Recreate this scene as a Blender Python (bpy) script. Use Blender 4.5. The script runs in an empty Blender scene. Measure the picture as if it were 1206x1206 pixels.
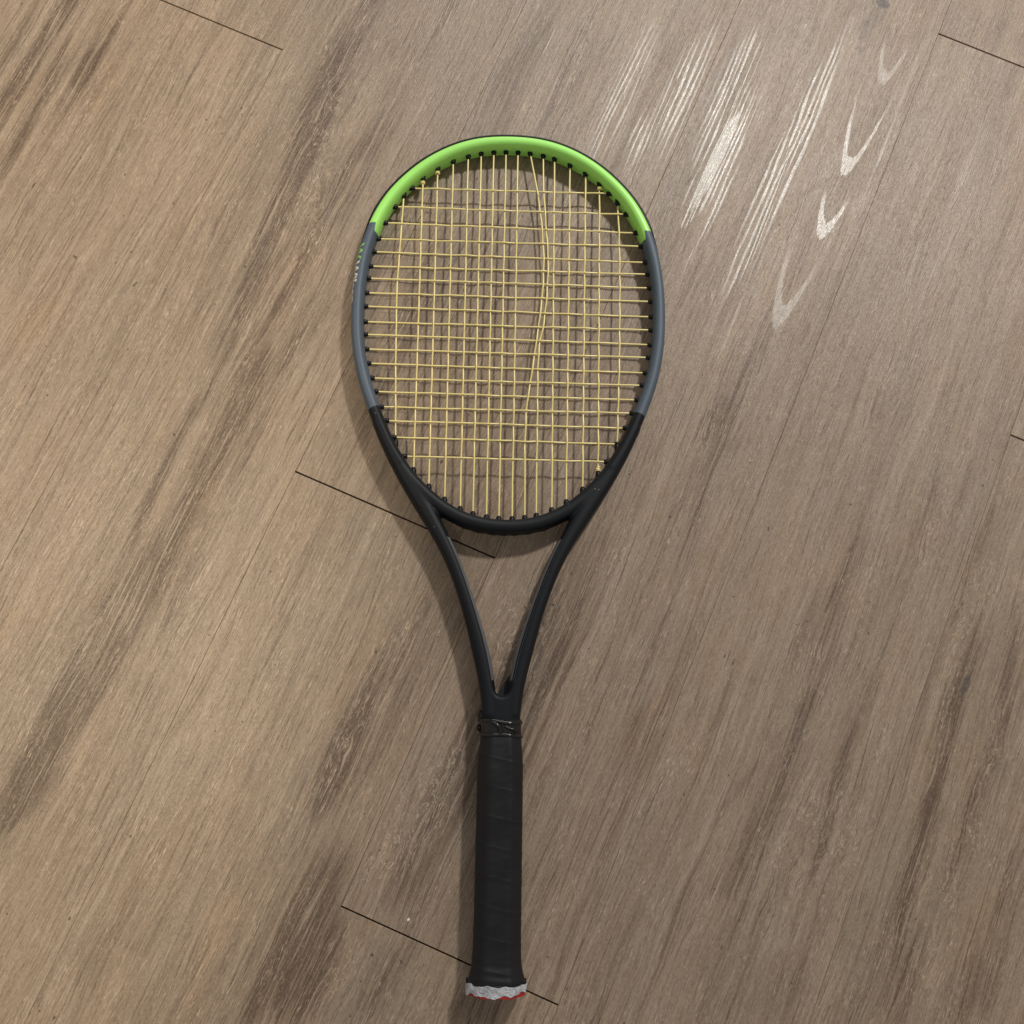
import bpy, bmesh, math, random
import numpy as np
from mathutils import Vector, Matrix
from mathutils.bvhtree import BVHTree
random.seed(7)
MM = 0.001
# ------------------------------------------------------------------ camera
F_PX, PITCH, ROLL, CAM_H = 1160.0, 0.1932, 0.1551, 0.78907   # focal in px of a 1206 px square frame
scene = bpy.context.scene
col = scene.collection
cam_data = bpy.data.cameras.new('camera'); cam = bpy.data.objects.new('camera', cam_data); col.objects.link(cam)
cam_data.sensor_fit = 'HORIZONTAL'; cam_data.sensor_width = 36.0; cam_data.lens = 36.0 * F_PX / 1206.0
cam_data.clip_start = 0.01; cam_data.clip_end = 50
cam.matrix_world = Matrix.Translation((0, 0, CAM_H)) @ Matrix.Rotation(PITCH, 4, 'X') @ Matrix.Rotation(ROLL, 4, 'Z')
scene.camera = cam
scene.render.resolution_x = scene.render.resolution_y = 1024
# ------------------------------------------------------------------ world: dim warm room bounce
w = bpy.data.worlds.new('World'); scene.world = w; w.use_nodes = True
bg = w.node_tree.nodes['Background']; bg.inputs[0].default_value = (1.0, 0.93, 0.86, 1); bg.inputs[1].default_value = 0.29
# ------------------------------------------------------------------ lamps
def area(name, loc, target, size, power, colour, size_y=None, shape='DISK'):
    d = bpy.data.lights.new(name, 'AREA'); d.shape = shape; d.size = size
    if size_y: d.size_y = size_y
    d.energy = power; d.color = colour
    o = bpy.data.objects.new(name, d); col.objects.link(o); o.location = loc
    o.rotation_euler = (Vector(target) - Vector(loc)).to_track_quat('-Z', 'Y').to_euler()
    return o
HL = 1.75
kf = (HL + CAM_H) / CAM_H
area('ceiling_lamp', (0.195 * kf, 0.50 * kf, HL), (0.05, 0.25, 0), 0.17, 31.0, (1.0, 0.955, 0.90))
area('window_glow', (-0.15, 2.5, 1.15), (0.0, 0.3, 0), 1.2, 11.0, (0.97, 0.98, 1.0))
# added warm spot at the left; its cone edge stands for the photographer's shadow
sd = bpy.data.lights.new('warm_shadow_edge_spot', 'SPOT'); so = bpy.data.objects.new('warm_shadow_edge_spot', sd); col.objects.link(so)
sd.energy = 84.0; sd.color = (1.0, 0.84, 0.62); sd.shadow_soft_size = 0.09; sd.spot_size = math.radians(57.6); sd.spot_blend = 0.07
so.location = (-1.0, 0.10, 1.9)
so.rotation_euler = (Vector((-1.1, 0.06, 0)) - so.location).to_track_quat('-Z', 'Y').to_euler()
scene.view_settings.view_transform = 'Standard'; scene.view_settings.look = 'None'
scene.view_settings.exposure = 0.0; scene.view_settings.gamma = 1.0

# ------------------------------------------------------------------ node helpers
class NT:
    def __init__(s, name):
        s.m = bpy.data.materials.new(name); s.m.use_nodes = True; s.t = s.m.node_tree
        s.bsdf = s.t.nodes['Principled BSDF']
    def n(s, typ, **kw):
        nd = s.t.nodes.new(typ)
        for k, v in kw.items(): setattr(nd, k, v)
        return nd
    def put(s, sock, v):
        if hasattr(v, 'links') or isinstance(v, bpy.types.NodeSocket): s.t.links.new(v, sock)
        else: sock.default_value = v
    def math(s, op, a, b=None, c=None, clamp=False):
        nd = s.n('ShaderNodeMath', operation=op, use_clamp=clamp)
        s.put(nd.inputs[0], a)
        if b is not None: s.put(nd.inputs[1], b)
        if c is not None: s.put(nd.inputs[2], c)
        return nd.outputs[0]
    def vmath(s, op, a, b):
        nd = s.n('ShaderNodeVectorMath', operation=op); s.put(nd.inputs[0], a); s.put(nd.inputs[1], b); return nd.outputs[0]
    def noise(s, vec, scale, detail=2.0, rough=0.5, dist=0.0):
        nd = s.n('ShaderNodeTexNoise', noise_dimensions='3D'); s.put(nd.inputs['Vector'], vec)
        nd.inputs['Scale'].default_value = scale; nd.inputs['Detail'].default_value = detail
        nd.inputs['Roughness'].default_value = rough; nd.inputs['Distortion'].default_value = dist
        return nd.outputs[0]
    def smooth(s, x, lo, hi, a=0.0, b=1.0):
        nd = s.n('ShaderNodeMapRange', interpolation_type='SMOOTHSTEP'); s.put(nd.inputs[0], x)
        nd.inputs[1].default_value = lo; nd.inputs[2].default_value = hi; nd.inputs[3].default_value = a; nd.inputs[4].default_value = b
        return nd.outputs[0]
    def mix(s, fac, a, b, mode='MIX'):
        nd = s.n('ShaderNodeMix', data_type='RGBA', blend_type=mode); s.put(nd.inputs[0], fac)
        s.put(nd.inputs[6], a); s.put(nd.inputs[7], b); return nd.outputs[2]
    def bump(s, height, strength, dist):
        nd = s.n('ShaderNodeBump'); s.put(nd.inputs['Height'], height); nd.inputs['Strength'].default_value = strength
        nd.inputs['Distance'].default_value = dist; s.t.links.new(nd.outputs[0], s.bsdf.inputs['Normal'])
    def out(s, color=None, rough=None, spec=None):
        if color is not None: s.put(s.bsdf.inputs['Base Color'], color)
        if rough is not None: s.put(s.bsdf.inputs['Roughness'], rough)
        if spec is not None: s.put(s.bsdf.inputs['Specular IOR Level'], spec)
        return s.m

# ------------------------------------------------------------------ streak node group (coordinates in mm on the plank)
def make_streak_group():
    g = bpy.data.node_groups.new('grain_streak', 'ShaderNodeTree')
    itf = g.interface
    itf.new_socket('U', in_out='INPUT', socket_type='NodeSocketFloat'); itf.new_socket('V', in_out='INPUT', socket_type='NodeSocketFloat')
    for nme in ('Uc', 'Vc', 'HalfLen', 'HalfWid', 'Slope', 'Amp'): itf.new_socket(nme, in_out='INPUT', socket_type='NodeSocketFloat')
    itf.new_socket('Mask', in_out='OUTPUT', socket_type='NodeSocketFloat')
    gi = g.nodes.new('NodeGroupInput'); go = g.nodes.new('NodeGroupOutput')
    def m(op, a, b=None, c=None, clamp=False):
        nd = g.nodes.new('ShaderNodeMath'); nd.operation = op; nd.use_clamp = clamp
        for i, v in enumerate((a, b, c)):
            if v is None: continue
            if isinstance(v, (int, float)): nd.inputs[i].default_value = v
            else: g.links.new(v, nd.inputs[i])
        return nd.outputs[0]
    I = gi.outputs
    du = m('SUBTRACT', I['U'], I['Uc'])
    a = m('DIVIDE', du, I['HalfLen']); la = m('SUBTRACT', 1.0, m('MULTIPLY', a, a), clamp=True)
    dv = m('SUBTRACT', m('SUBTRACT', I['V'], I['Vc']), m('MULTIPLY', I['Slope'], du))
    b = m('DIVIDE', dv, m('MULTIPLY', I['HalfWid'], m('SQRT', m('ADD', la, 0.02))))
    e = m('EXPONENT', m('MULTIPLY', m('MULTIPLY', b, b), -1.0))
    r = m('MULTIPLY', m('MULTIPLY', e, m('SQRT', la)), I['Amp'])
    g.links.new(r, go.inputs['Mask'])
    return g
STREAK = make_streak_group()

def wood(name, seed, base, dark, light, streaks=(), pale=(), arches=(), flecks=(), knots=(), tone=1.0, band=0.5, wild=0.3):
    """vinyl plank print: u (mm) runs along the plank, v (mm) across it."""
    t = NT(name)
    tc = t.n('ShaderNodeTexCoord')
    sep = t.n('ShaderNodeSeparateXYZ'); t.t.links.new(tc.outputs['Object'], sep.inputs[0])
    U0 = t.math('MULTIPLY', sep.outputs[1], 1000.0); V0 = t.math('MULTIPLY', sep.outputs[0], 1000.0)
    oi = t.n('ShaderNodeObjectInfo')
    rnd = 0.0 if (streaks or pale) else t.math('MULTIPLY', oi.outputs['Random'], 900.0)
    def vec(su, sv, off):
        c = t.n('ShaderNodeCombineXYZ')
        t.put(c.inputs[0], t.math('MULTIPLY', U0, 1.0 / su)); t.put(c.inputs[1], t.math('MULTIPLY', V0, 1.0 / sv))
        t.put(c.inputs[2], t.math('ADD', rnd, seed * 13.7 + off)); return c.outputs[0]
    # grain warp: the print wanders gently sideways
    warp = t.math('MULTIPLY', t.math('SUBTRACT', t.noise(vec(230, 55, 1), 1.0, 2.0), 0.5), 18.0)
    warp2 = t.math('MULTIPLY', t.math('SUBTRACT', t.noise(vec(60, 16, 2), 1.0, 3.0), 0.5), 4.0)
    V = t.math('ADD', V0, t.math('ADD', warp, warp2)); U = U0
    def gvec(su, sv, off, VV=None):
        c = t.n('ShaderNodeCombineXYZ')
        t.put(c.inputs[0], t.math('MULTIPLY', U, 1.0 / su)); t.put(c.inputs[1], t.math('MULTIPLY', V if VV is None else VV, 1.0 / sv))
        t.put(c.inputs[2], t.math('ADD', rnd, seed * 7.1 + off)); return c.outputs[0]
    # accumulate placed dark figure
    def placed(lst, VV):
        acc = None
        for (uc, vc, hl, hw, sl, am) in lst:
            nd = t.n('ShaderNodeGroup'); nd.node_tree = STREAK
            t.put(nd.inputs['U'], U); t.put(nd.inputs['V'], VV)
            for k, v in zip(('Uc', 'Vc', 'HalfLen', 'HalfWid', 'Slope', 'Amp'), (uc, vc, hl, hw, sl, am)): nd.inputs[k].default_value = v
            acc = nd.outputs[0] if acc is None else t.math('ADD', acc, nd.outputs[0])
        return acc
    Vs = t.math('ADD', V0, t.math('ADD', t.math('MULTIPLY', warp, 0.25), warp2))
    pf = placed(flecks, Vs)
    if pf is not None:      # figured grain where the flecks are
        sw = t.math('MULTIPLY', t.math('SUBTRACT', t.noise(vec(34, 15, 21), 1.0, 3.0), 0.5), 26.0)
        V = t.math('ADD', V, t.math('MULTIPLY', sw, t.math('MINIMUM', pf, 1.0)))
    broad = t.noise(gvec(420, 22, 3), 1.0, 3.0, 0.55)
    mid = t.noise(gvec(230, 4.6, 4), 1.0, 4.0, 0.62)
    thin = t.noise(gvec(110, 1.7, 14), 1.0, 3.0, 0.6)
    fine = t.noise(gvec(42, 0.95, 5), 1.0, 3.0, 0.62)
    hair = t.noise(gvec(15, 0.55, 6), 1.0, 2.0, 0.6)
    mott = t.noise(gvec(60, 12, 7), 1.0, 4.0, 0.6)
    grit = t.noise(vec(1.4, 0.7, 8), 1.0, 2.0, 0.5)
    patch = t.noise(vec(70, 40, 18), 1.0, 3.0, 0.55)
    d = t.math('MULTIPLY', t.smooth(broad, 0.44, 0.72), band * 1.1)
    ps = placed([(a0, a1, a2 * 1.1, a3 * 1.3, a4, a5 * 0.98) for (a0, a1, a2, a3, a4, a5) in streaks], Vs)
    if ps is not None: d = t.math('ADD', d, ps)
    # grain tears the figure into parallel streaks
    tear = t.math('ADD', t.math('ADD', t.math('MULTIPLY', t.math('SUBTRACT', mid, 0.5), 2.6), t.math('MULTIPLY', t.math('SUBTRACT', thin, 0.5), 2.0)), t.math('MULTIPLY', t.math('SUBTRACT', patch, 0.5), 1.5))
    dk = t.math('MULTIPLY', t.smooth(d, 0.04, 0.85), t.math('ADD', 0.74, tear), clamp=True)
    dk = t.math('ADD', dk, t.math('MULTIPLY', t.math('MINIMUM', d, 1.0), 0.16))
    lets = t.noise(gvec(520, 8.5, 41), 1.0, 3.0, 0.6)
    dk = t.math('ADD', dk, t.math('ADD', t.smooth(mid, 0.53, 0.74, 0.0, 0.42), t.smooth(lets, 0.52, 0.74, 0.0, 0.24)))
    c = t.mix(t.smooth(t.noise(vec(210, 75, 9), 1.0, 2.0), 0.35, 0.68), base[0], base[1])
    c = t.mix(t.smooth(mid, 0.48, 0.28, 0.0, 0.45), c, light)
    c = t.mix(t.smooth(lets, 0.47, 0.28, 0.0, 0.32), c, light)
    c = t.mix(t.math('MULTIPLY', t.smooth(mott, 0.50, 0.72), 0.35), c, light)
    c = t.mix(t.math('MINIMUM', dk, 0.90), c, dark)
    dd = tuple(x * 0.55 for x in dark[:3]) + (1,)
    c = t.mix(t.smooth(thin, 0.53, 0.74, 0.0, 0.62), c, tuple(x * 0.8 for x in dark[:3]) + (1,))
    pores = t.math('MULTIPLY', t.smooth(fine, 0.54, 0.72), t.smooth(patch, 0.25, 0.65, 0.35, 1.0))
    c = t.mix(t.math('MULTIPLY', pores, 0.70), c, dd)
    lite = (min(light[0] * 1.38, .8), min(light[1] * 1.38, .8), min(light[2] * 1.38, .8), 1)
    pl_area = t.smooth(t.noise(gvec(80, 18, 10), 1.0, 2.0), 0.36, 0.66, 0.25, 1.0)
    c = t.mix(t.math('MULTIPLY', t.math('MULTIPLY', t.smooth(hair, 0.56, 0.72), pl_area), 0.55), c, lite)
    c = t.mix(t.math('MULTIPLY', t.math('MULTIPLY', t.smooth(thin, 0.40, 0.24), pl_area), 0.55), c, lite)
    c = t.mix(t.smooth(hair, 0.26, 0.44, 0.45, 0.0), c, dd)
    dash = t.noise(gvec(6.5, 0.62, 31), 1.0, 1.0, 0.5)
    spk = t.smooth(t.noise(vec(38, 16, 32), 1.0, 3.0, 0.6), 0.42, 0.66)
    c = t.mix(t.math('MULTIPLY', t.math('MULTIPLY', t.smooth(dash, 0.60, 0.72), spk), 0.85), c, lite)
    c = t.mix(t.smooth(dash, 0.24, 0.40, 0.40, 0.0), c, dd)
    mealy = t.noise(vec(2.6, 1.5, 33), 1.0, 3.0, 0.7)
    stri = t.math('MULTIPLY', t.smooth(t.noise(gvec(60, 1.25, 42), 1.0, 2.0, 0.5), 0.57, 0.68), t.math('MINIMUM', t.math('ADD', t.math('MULTIPLY', d, 1.2), 0.16), 1.0))
    c = t.mix(t.math('MULTIPLY', stri, 0.62), c, light)
    c = t.mix(t.smooth(mealy, 0.50, 0.70, 0.0, 0.20), c, lite)
    c = t.mix(t.smooth(mealy, 0.50, 0.30, 0.0, 0.18), c, dd)
    hue = t.noise(vec(120, 45, 34), 1.0, 3.0, 0.55)
    c = t.mix(t.smooth(hue, 0.42, 0.70, 0.0, 0.9), c, t.mix(1.0, c, (0.98, 1.01, 1.03, 1), 'MULTIPLY'))
    c = t.mix(t.smooth(hue, 0.44, 0.28, 0.0, 0.9), c, t.mix(1.0, c, (1.03, 0.99, 0.94, 1), 'MULTIPLY'))
    dots = t.noise(vec(5.0, 4.0, 35), 1.0, 0.0)
    c = t.mix(t.smooth(dots, 0.845, 0.875, 0.0, 0.7), c, dd)
    rough = t.math('ADD', 0.39, t.math('MULTIPLY', t.math('SUBTRACT', mott, 0.5), 0.22))
    # curly pale flecks in placed areas
    if flecks or wild > 0:
        cv = t.n('ShaderNodeTexNoise'); t.put(cv.inputs['Vector'], vec(13, 5.5, 11)); cv.inputs['Scale'].default_value = 1.0
        cv.inputs['Detail'].default_value = 3.0; cv.inputs['Distortion'].default_value = 1.6
        curl = t.math('ABSOLUTE', t.math('SUBTRACT', cv.outputs[0], 0.5))
        curl = t.math('MULTIPLY', t.smooth(curl, 0.008, 0.04, 1.0, 0.0), t.smooth(t.noise(vec(9, 6, 36), 1.0, 2.0), 0.46, 0.60))
        area_m = t.smooth(t.noise(vec(60, 26, 12), 1.0, 2.0), 0.60, 0.75, 0.0, wild)
        if pf is not None: area_m = t.math('ADD', area_m, pf)
        curl = t.math('MULTIPLY', t.math('MULTIPLY', curl, area_m), t.smooth(grit, 0.28, 0.48), clamp=True)
        c = t.mix(t.math('MULTIPLY', curl, 0.85), c, lite)
    glare_mask = None
    if pale:  # pale strokes: the lamp's glare put into the board colour
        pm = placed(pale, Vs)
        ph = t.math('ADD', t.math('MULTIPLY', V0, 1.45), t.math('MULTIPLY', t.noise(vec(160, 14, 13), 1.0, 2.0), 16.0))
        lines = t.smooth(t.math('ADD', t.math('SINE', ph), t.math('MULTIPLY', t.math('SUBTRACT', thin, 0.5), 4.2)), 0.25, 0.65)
        glare_mask = t.math('MULTIPLY', t.smooth(pm, 0.12, 0.55), t.math('MAXIMUM', lines, t.math('MULTIPLY', t.smooth(t.math('ADD', pm, t.math('MULTIPLY', t.math('SUBTRACT', thin, 0.5), 2.2)), 1.35, 1.75), t.smooth(fine, 0.30, 0.46, 0.45, 1.0))), clamp=True)
    for (ua, va, k, wd, ln, am) in arches:       # hooks of lamp glare painted like cathedral grain, nose pointing towards -u
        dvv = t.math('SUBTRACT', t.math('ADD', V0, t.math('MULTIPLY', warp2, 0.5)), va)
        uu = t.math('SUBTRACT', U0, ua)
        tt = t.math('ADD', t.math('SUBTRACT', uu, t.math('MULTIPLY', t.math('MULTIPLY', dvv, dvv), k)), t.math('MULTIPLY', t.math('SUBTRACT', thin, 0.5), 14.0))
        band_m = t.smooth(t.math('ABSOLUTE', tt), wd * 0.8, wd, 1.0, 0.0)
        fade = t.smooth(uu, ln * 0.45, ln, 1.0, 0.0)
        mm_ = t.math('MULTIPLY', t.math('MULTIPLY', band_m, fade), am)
        glare_mask = mm_ if glare_mask is None else t.math('MAXIMUM', glare_mask, mm_)
    if glare_mask is not None:
        gm = t.math('MULTIPLY', glare_mask, t.smooth(fine, 0.25, 0.5, 0.55, 1.0))
        c = t.mix(t.math('MULTIPLY', gm, 0.85), c, (0.68, 0.65, 0.59, 1))  # glare painted as a pale tint, on top of the lower roughness
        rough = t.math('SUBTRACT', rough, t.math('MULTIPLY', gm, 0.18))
    for (uk, vk, ru, rv, am) in knots:
        a = t.math('DIVIDE', t.math('SUBTRACT', U0, uk), ru); b = t.math('DIVIDE', t.math('SUBTRACT', V0, vk), rv)
        r2 = t.math('ADD', t.math('ADD', t.math('MULTIPLY', a, a), t.math('MULTIPLY', b, b)), t.math('MULTIPLY', t.math('SUBTRACT', mott, 0.5), 1.6))
        c = t.mix(t.smooth(r2, 0.35, 1.1, am, 0.0), c, (0.085, 0.075, 0.068, 1))
    if tone != 1.0: c = t.mix(1.0, c, (tone, tone, tone, 1), 'MULTIPLY')
    h = t.math('ADD', t.math('MULTIPLY', hair, 0.8), t.math('ADD', t.math('MULTIPLY', fine, 0.9), t.math('MULTIPLY', grit, 0.35)))
    h = t.math('ADD', h, t.math('ADD', t.math('MULTIPLY', dash, 0.8), t.math('MULTIPLY', mealy, 0.6)))
    t.bump(h, 0.6, 0.00045)
    return t.out(c, rough, 0.45)

# ------------------------------------------------------------------ floor frame
TH = -0.256; N = Vector((math.cos(TH), math.sin(TH), 0)); Uax = Vector((-N.y, N.x, 0)); OFF = -0.3928; PW = 0.178
def ground(px, py):
    """photo pixel -> point on the floor (metres), for reading the print's figure off the photograph"""
    d = cam.matrix_world.to_3x3() @ Vector(((px - 603) / F_PX, -(py - 603) / F_PX, -1.0))
    return Vector((0, 0, CAM_H)) + d * (CAM_H / -d.z)
def uv(px, py, k):
    p = ground(px, py); return p.dot(Uax) * 1000, (p.dot(N) - OFF - k * PW) * 1000
def S(k, pts):
    """(x0,y0,x1,y1,width px,strength) strokes seen on plank k -> streaks in plank mm"""
    o = []
    for (x0, y0, x1, y1, wpx, am) in pts:
        if k >= 2 and x0 > 700 and am < .95: am *= .72      # the right-hand boards carry a fainter figure
        a = uv(x0, y0, k); b = uv(x1, y1, k)
        hl = max(abs(a[0] - b[0]) / 2, 4); sl = (a[1] - b[1]) / (a[0] - b[0]) if abs(a[0] - b[0]) > 8 else 0
        o.append(((a[0] + b[0]) / 2, (a[1] + b[1]) / 2, hl * 1.12, wpx * 0.5 / 1.45, sl, am))
    return o
def AR(k, lst):
    o = []
    for (x, y, kk, wd, ln, am) in lst:
        a = uv(x, y, k); o.append((a[0], a[1], kk, wd, ln, am))
    return o
def KN(k, lst): return [(*uv(x, y, k), ru, rv, am) for (x, y, ru, rv, am) in lst]

def c4(r, g, b): return (r, g, b, 1)
WARM = (c4(.335, .250, .174), c4(.300, .226, .160)); TAN = (c4(.325, .245, .172), c4(.290, .220, .158)); GREY = (c4(.336, .249, .178), c4(.296, .221, .160))
DK = c4(.115, .076, .051); DKG = c4(.118, .080, .055); LT = c4(.44, .345, .255); LTG = c4(.425, .345, .268)
special = {}
# plank (k, piece) -> material
special[(-2, 0)] = wood('plank_print_a', 1, TAN, DKG, LT, streaks=S(-2, [(84, 0, 0, 130, 22, .7)]))
special[(-1, 0)] = wood('plank_print_b', 2, WARM, DK, LT, tone=1.0, band=.25, wild=.15,
    streaks=S(-1, [(150, 0, 60, 150, 34, .55), (112, 60, 88, 100, 16, .5), (82, 48, 42, 128, 8, .9), (40, 130, 0, 215, 16, .45), (240, 230, 205, 290, 16, .25)]))
special[(-1, 1)] = wood('plank_print_c', 3, TAN, DKG, LT, band=.3, streaks=S(-1, [(300, 0, 250, 30, 20, .2)]))
special[(0, 0)] = wood('plank_print_d', 4, TAN, DK, LT, band=.12, wild=.2,
    streaks=S(0, [(450, -20, 350, 180, 40, .60), (385, 110, 290, 350, 30, .9), (450, 140, 330, 350, 40, .55), (400, 60, 360, 200, 14, .5), (345, 300, 235, 480, 44, .65),
                  (420, 300, 330, 430, 26, .40), (310, 420, 215, 600, 26, .85), (350, 400, 250, 600, 30, .45), (225, 480, 150, 640, 16, .6), (235, 570, 130, 780, 20, .75),
                  (190, 620, 60, 860, 44, .55), (150, 700, 0, 960, 40, .45), (120, 780, 20, 960, 26, .5), (60, 870, 0, 990, 30, .4), (240, 610, 190, 760, 26, .40)]),
    flecks=S(0, [(400, 80, 360, 300, 34, .8), (170, 790, 110, 900, 20, .35)]))
special[(1, 1)] = wood('plank_print_e', 5, TAN, DKG, LT, band=.35,
    streaks=S(1, [(640, 0, 560, 150, 26, .35), (545, 60, 500, 130, 30, .30), (700, 20, 640, 140, 22, .25), (520, 260, 440, 470, 30, .3), (640, 220, 500, 520, 44, .25), (720, 260, 640, 440, 20, .35), (450, 450, 400, 560, 20, .3)]),
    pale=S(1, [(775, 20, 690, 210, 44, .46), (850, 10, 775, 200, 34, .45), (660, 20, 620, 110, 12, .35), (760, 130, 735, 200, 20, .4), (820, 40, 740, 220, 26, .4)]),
    flecks=S(1, [(600, 560, 560, 610, 40, .9)]), wild=.3)
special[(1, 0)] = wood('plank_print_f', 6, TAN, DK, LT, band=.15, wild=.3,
    streaks=S(1, [(400, 1000, 300, 1206, 60, .65), (430, 840, 375, 960, 30, .55), (370, 1080, 330, 1206, 20, .5), (520, 700, 400, 930, 50, .40), (590, 640, 540, 740, 26, .35), (240, 830, 110, 1110, 18, .25), (460, 740, 330, 1010, 30, .30)]),  # left of the grip: dark grain, plus the photographer's soft shade painted in
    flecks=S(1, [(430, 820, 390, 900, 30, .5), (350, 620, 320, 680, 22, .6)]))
special[(2, 1)] = wood('plank_print_g', 7, GREY, DKG, LTG, band=.32, wild=.45,
    streaks=S(2, [(880, 420, 800, 600, 22, .50), (850, 470, 815, 520, 26, .5), (900, 380, 860, 480, 20, .35), (1010, 0, 995, 60, 26, .35), (720, 640, 560, 960, 60, .35), (640, 720, 470, 1040, 40, .45),
                  (660, 840, 620, 1000, 12, .35), (760, 820, 660, 1060, 16, .45), (800, 700, 740, 860, 14, .3), (560, 860, 470, 1060, 40, .40)]),
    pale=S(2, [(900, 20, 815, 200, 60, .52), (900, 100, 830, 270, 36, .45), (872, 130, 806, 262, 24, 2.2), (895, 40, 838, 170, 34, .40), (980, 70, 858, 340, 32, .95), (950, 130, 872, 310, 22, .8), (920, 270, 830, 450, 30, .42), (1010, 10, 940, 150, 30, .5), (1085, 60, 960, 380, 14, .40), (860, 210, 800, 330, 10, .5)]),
    arches=AR(2, [(997, 196, .34, 10.5, 88, .85), (969, 272, .30, 9.5, 44, .95), (918, 372, .32, 13.0, 72, .5), (1040, 92, .30, 8.0, 50, .4)]),  # strokes and hooks of lamp glare, painted on this board
    flecks=S(2, [(640, 690, 580, 800, 60, .9), (540, 880, 430, 1040, 60, .9), (840, 90, 810, 160, 30, .6)]),
    knots=KN(2, [(1040, 4, 5, 7, .8), (1018, 36, 16, 8, .30), (1014, 58, 5, 4, .35), (1030, 14, 22, 12, .25)]))
special[(2, 0)] = wood('plank_print_h', 8, TAN, DK, LT, band=.35,
    streaks=S(2, [(470, 1110, 420, 1206, 30, .45), (400, 1090, 350, 1206, 30, .8), (560, 1160, 540, 1206, 40, .75)]), flecks=S(2, [(420, 1110, 380, 1180, 30, .7)]))
special[(3, 0)] = wood('plank_print_i', 9, GREY, DKG, LTG, band=.30, wild=.55,
    streaks=S(3, [(1012, 632, 975, 715, 5, .9), (970, 690, 930, 800, 8, .6), (985, 560, 960, 640, 8, .4), (950, 830, 860, 1050, 20, .45), (1005, 860, 950, 1000, 14, .65), (980, 960, 955, 1040, 9, .6), (890, 960, 815, 1090, 26, .4), (1060, 420, 1020, 520, 8, .45), (930, 1130, 850, 1206, 40, .35), (920, 860, 850, 960, 10, .5), (1110, 540, 1070, 640, 14, .3)]),
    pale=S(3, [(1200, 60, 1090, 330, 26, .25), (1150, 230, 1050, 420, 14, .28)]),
    flecks=S(3, [(1130, 540, 1080, 680, 34, .9), (980, 900, 900, 1110, 60, .9), (1010, 950, 960, 1090, 26, .8)]))
special[(3, 1)] = wood('plank_print_j', 10, GREY, DKG, LTG, band=.5, streaks=S(3, [(1200, 20, 1170, 60, 40, .25)]))
special[(4, 0)] = wood('plank_print_k', 11, (c4(.325, .245, .174), c4(.282, .215, .155)), DK, LT, band=.35, wild=.7,
    streaks=S(4, [(1150, 730, 1090, 950, 22, .55), (1135, 800, 1122, 850, 7, .9), (1110, 900, 1060, 1080, 18, .75), (1180, 860, 1110, 1100, 26, .55), (1075, 1060, 1050, 1206, 22, .85), (1200, 700, 1180, 860, 18, .6), (1150, 1130, 1120, 1206, 30, .5), (1206, 1000, 1160, 1180, 24, .5), (1180, 560, 1150, 680, 10, .3)]),
    flecks=S(4, [(1160, 660, 1115, 800, 24, .95), (1150, 950, 1080, 1150, 50, .9), (1180, 830, 1150, 930, 30, .9)]),
    knots=KN(4, [(1137, 808, 10, 3.5, .6)]))
special[(4, 1)] = wood('plank_print_l', 12, GREY, DKG, LTG, band=.35, streaks=S(4, [(1206, 480, 1200, 500, 5, .2)]))
generic = [wood('plank_print_m', 21, TAN, DK, LT), wood('plank_print_n', 22, GREY, DKG, LTG), wood('plank_print_o', 23, WARM, DK, LT)]

def simple(name, colour, rough=0.5, spec=0.5, bumpy=None):
    t = NT(name)
    if bumpy:
        tc = t.n('ShaderNodeTexCoord'); nz = t.noise(tc.outputs['Object'], bumpy[0], 4.0, 0.6); t.bump(nz, bumpy[1], bumpy[2])
        colr = t.mix(t.smooth(nz, 0.3, 0.7, 0, 0.35), colour, tuple(min(1, x * 1.5 + .004) for x in colour[:3]) + (1,))
        return t.out(colr, rough, spec)
    return t.out(colour, rough, spec)
M_sub = simple('dark_joint_underlay', c4(.055, .038, .027), 0.9, 0.1)  # dark brown subfloor seen through the board gaps

# ------------------------------------------------------------------ floor
def mesh_obj(name, verts, faces, mat, parent=None, smooth=False):
    me = bpy.data.meshes.new(name); me.from_pydata([tuple(v) for v in verts], [], faces); me.update()
    if smooth: me.polygons.foreach_set('use_smooth', [True] * len(me.polygons))
    o = bpy.data.objects.new(name, me); col.objects.link(o)
    if mat: me.materials.append(mat)
    o.parent = parent
    return o
floor = mesh_obj('floor', [(-3, -3, -.006), (3.2, -3, -.006), (3.2, 3.2, -.006), (-3, 3.2, -.006)], [(0, 1, 2, 3)], M_sub)
floor['kind'] = 'structure'
def plank(k, u0, u1, mat, dz=0.0):
    g, ch, ge = 0.00008, 0.00026, 0.00062
    L = u1 - u0
    xs = (g, PW - g); ys = (ge, L - ge)
    V = [(xs[0], ys[0], -.005), (xs[1], ys[0], -.005), (xs[1], ys[1], -.005), (xs[0], ys[1], -.005)]
    V += [(xs[0], ys[0], -ch), (xs[1], ys[0], -ch), (xs[1], ys[1], -ch), (xs[0], ys[1], -ch)]
    V += [(xs[0] + ch, ys[0] + ch, dz), (xs[1] - ch, ys[0] + ch, dz), (xs[1] - ch, ys[1] - ch, dz), (xs[0] + ch, ys[1] - ch, dz)]
    Fc = [(8, 9, 10, 11)]
    for a in range(4):
        b = (a + 1) % 4; Fc += [(a, b, 4 + b, 4 + a), (4 + a, 4 + b, 8 + b, 8 + a)]
    # object origin sits at the absolute u = 0 of the row, so the print keeps its plank coordinates
    V = [(x, y + u0, z) for x, y, z in V]
    o = mesh_obj('plank', V, Fc, mat, floor)
    o.location = N * (OFF + k * PW); o.rotation_euler = (0, 0, TH)
    return o
LEN = 1.2195
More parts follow.
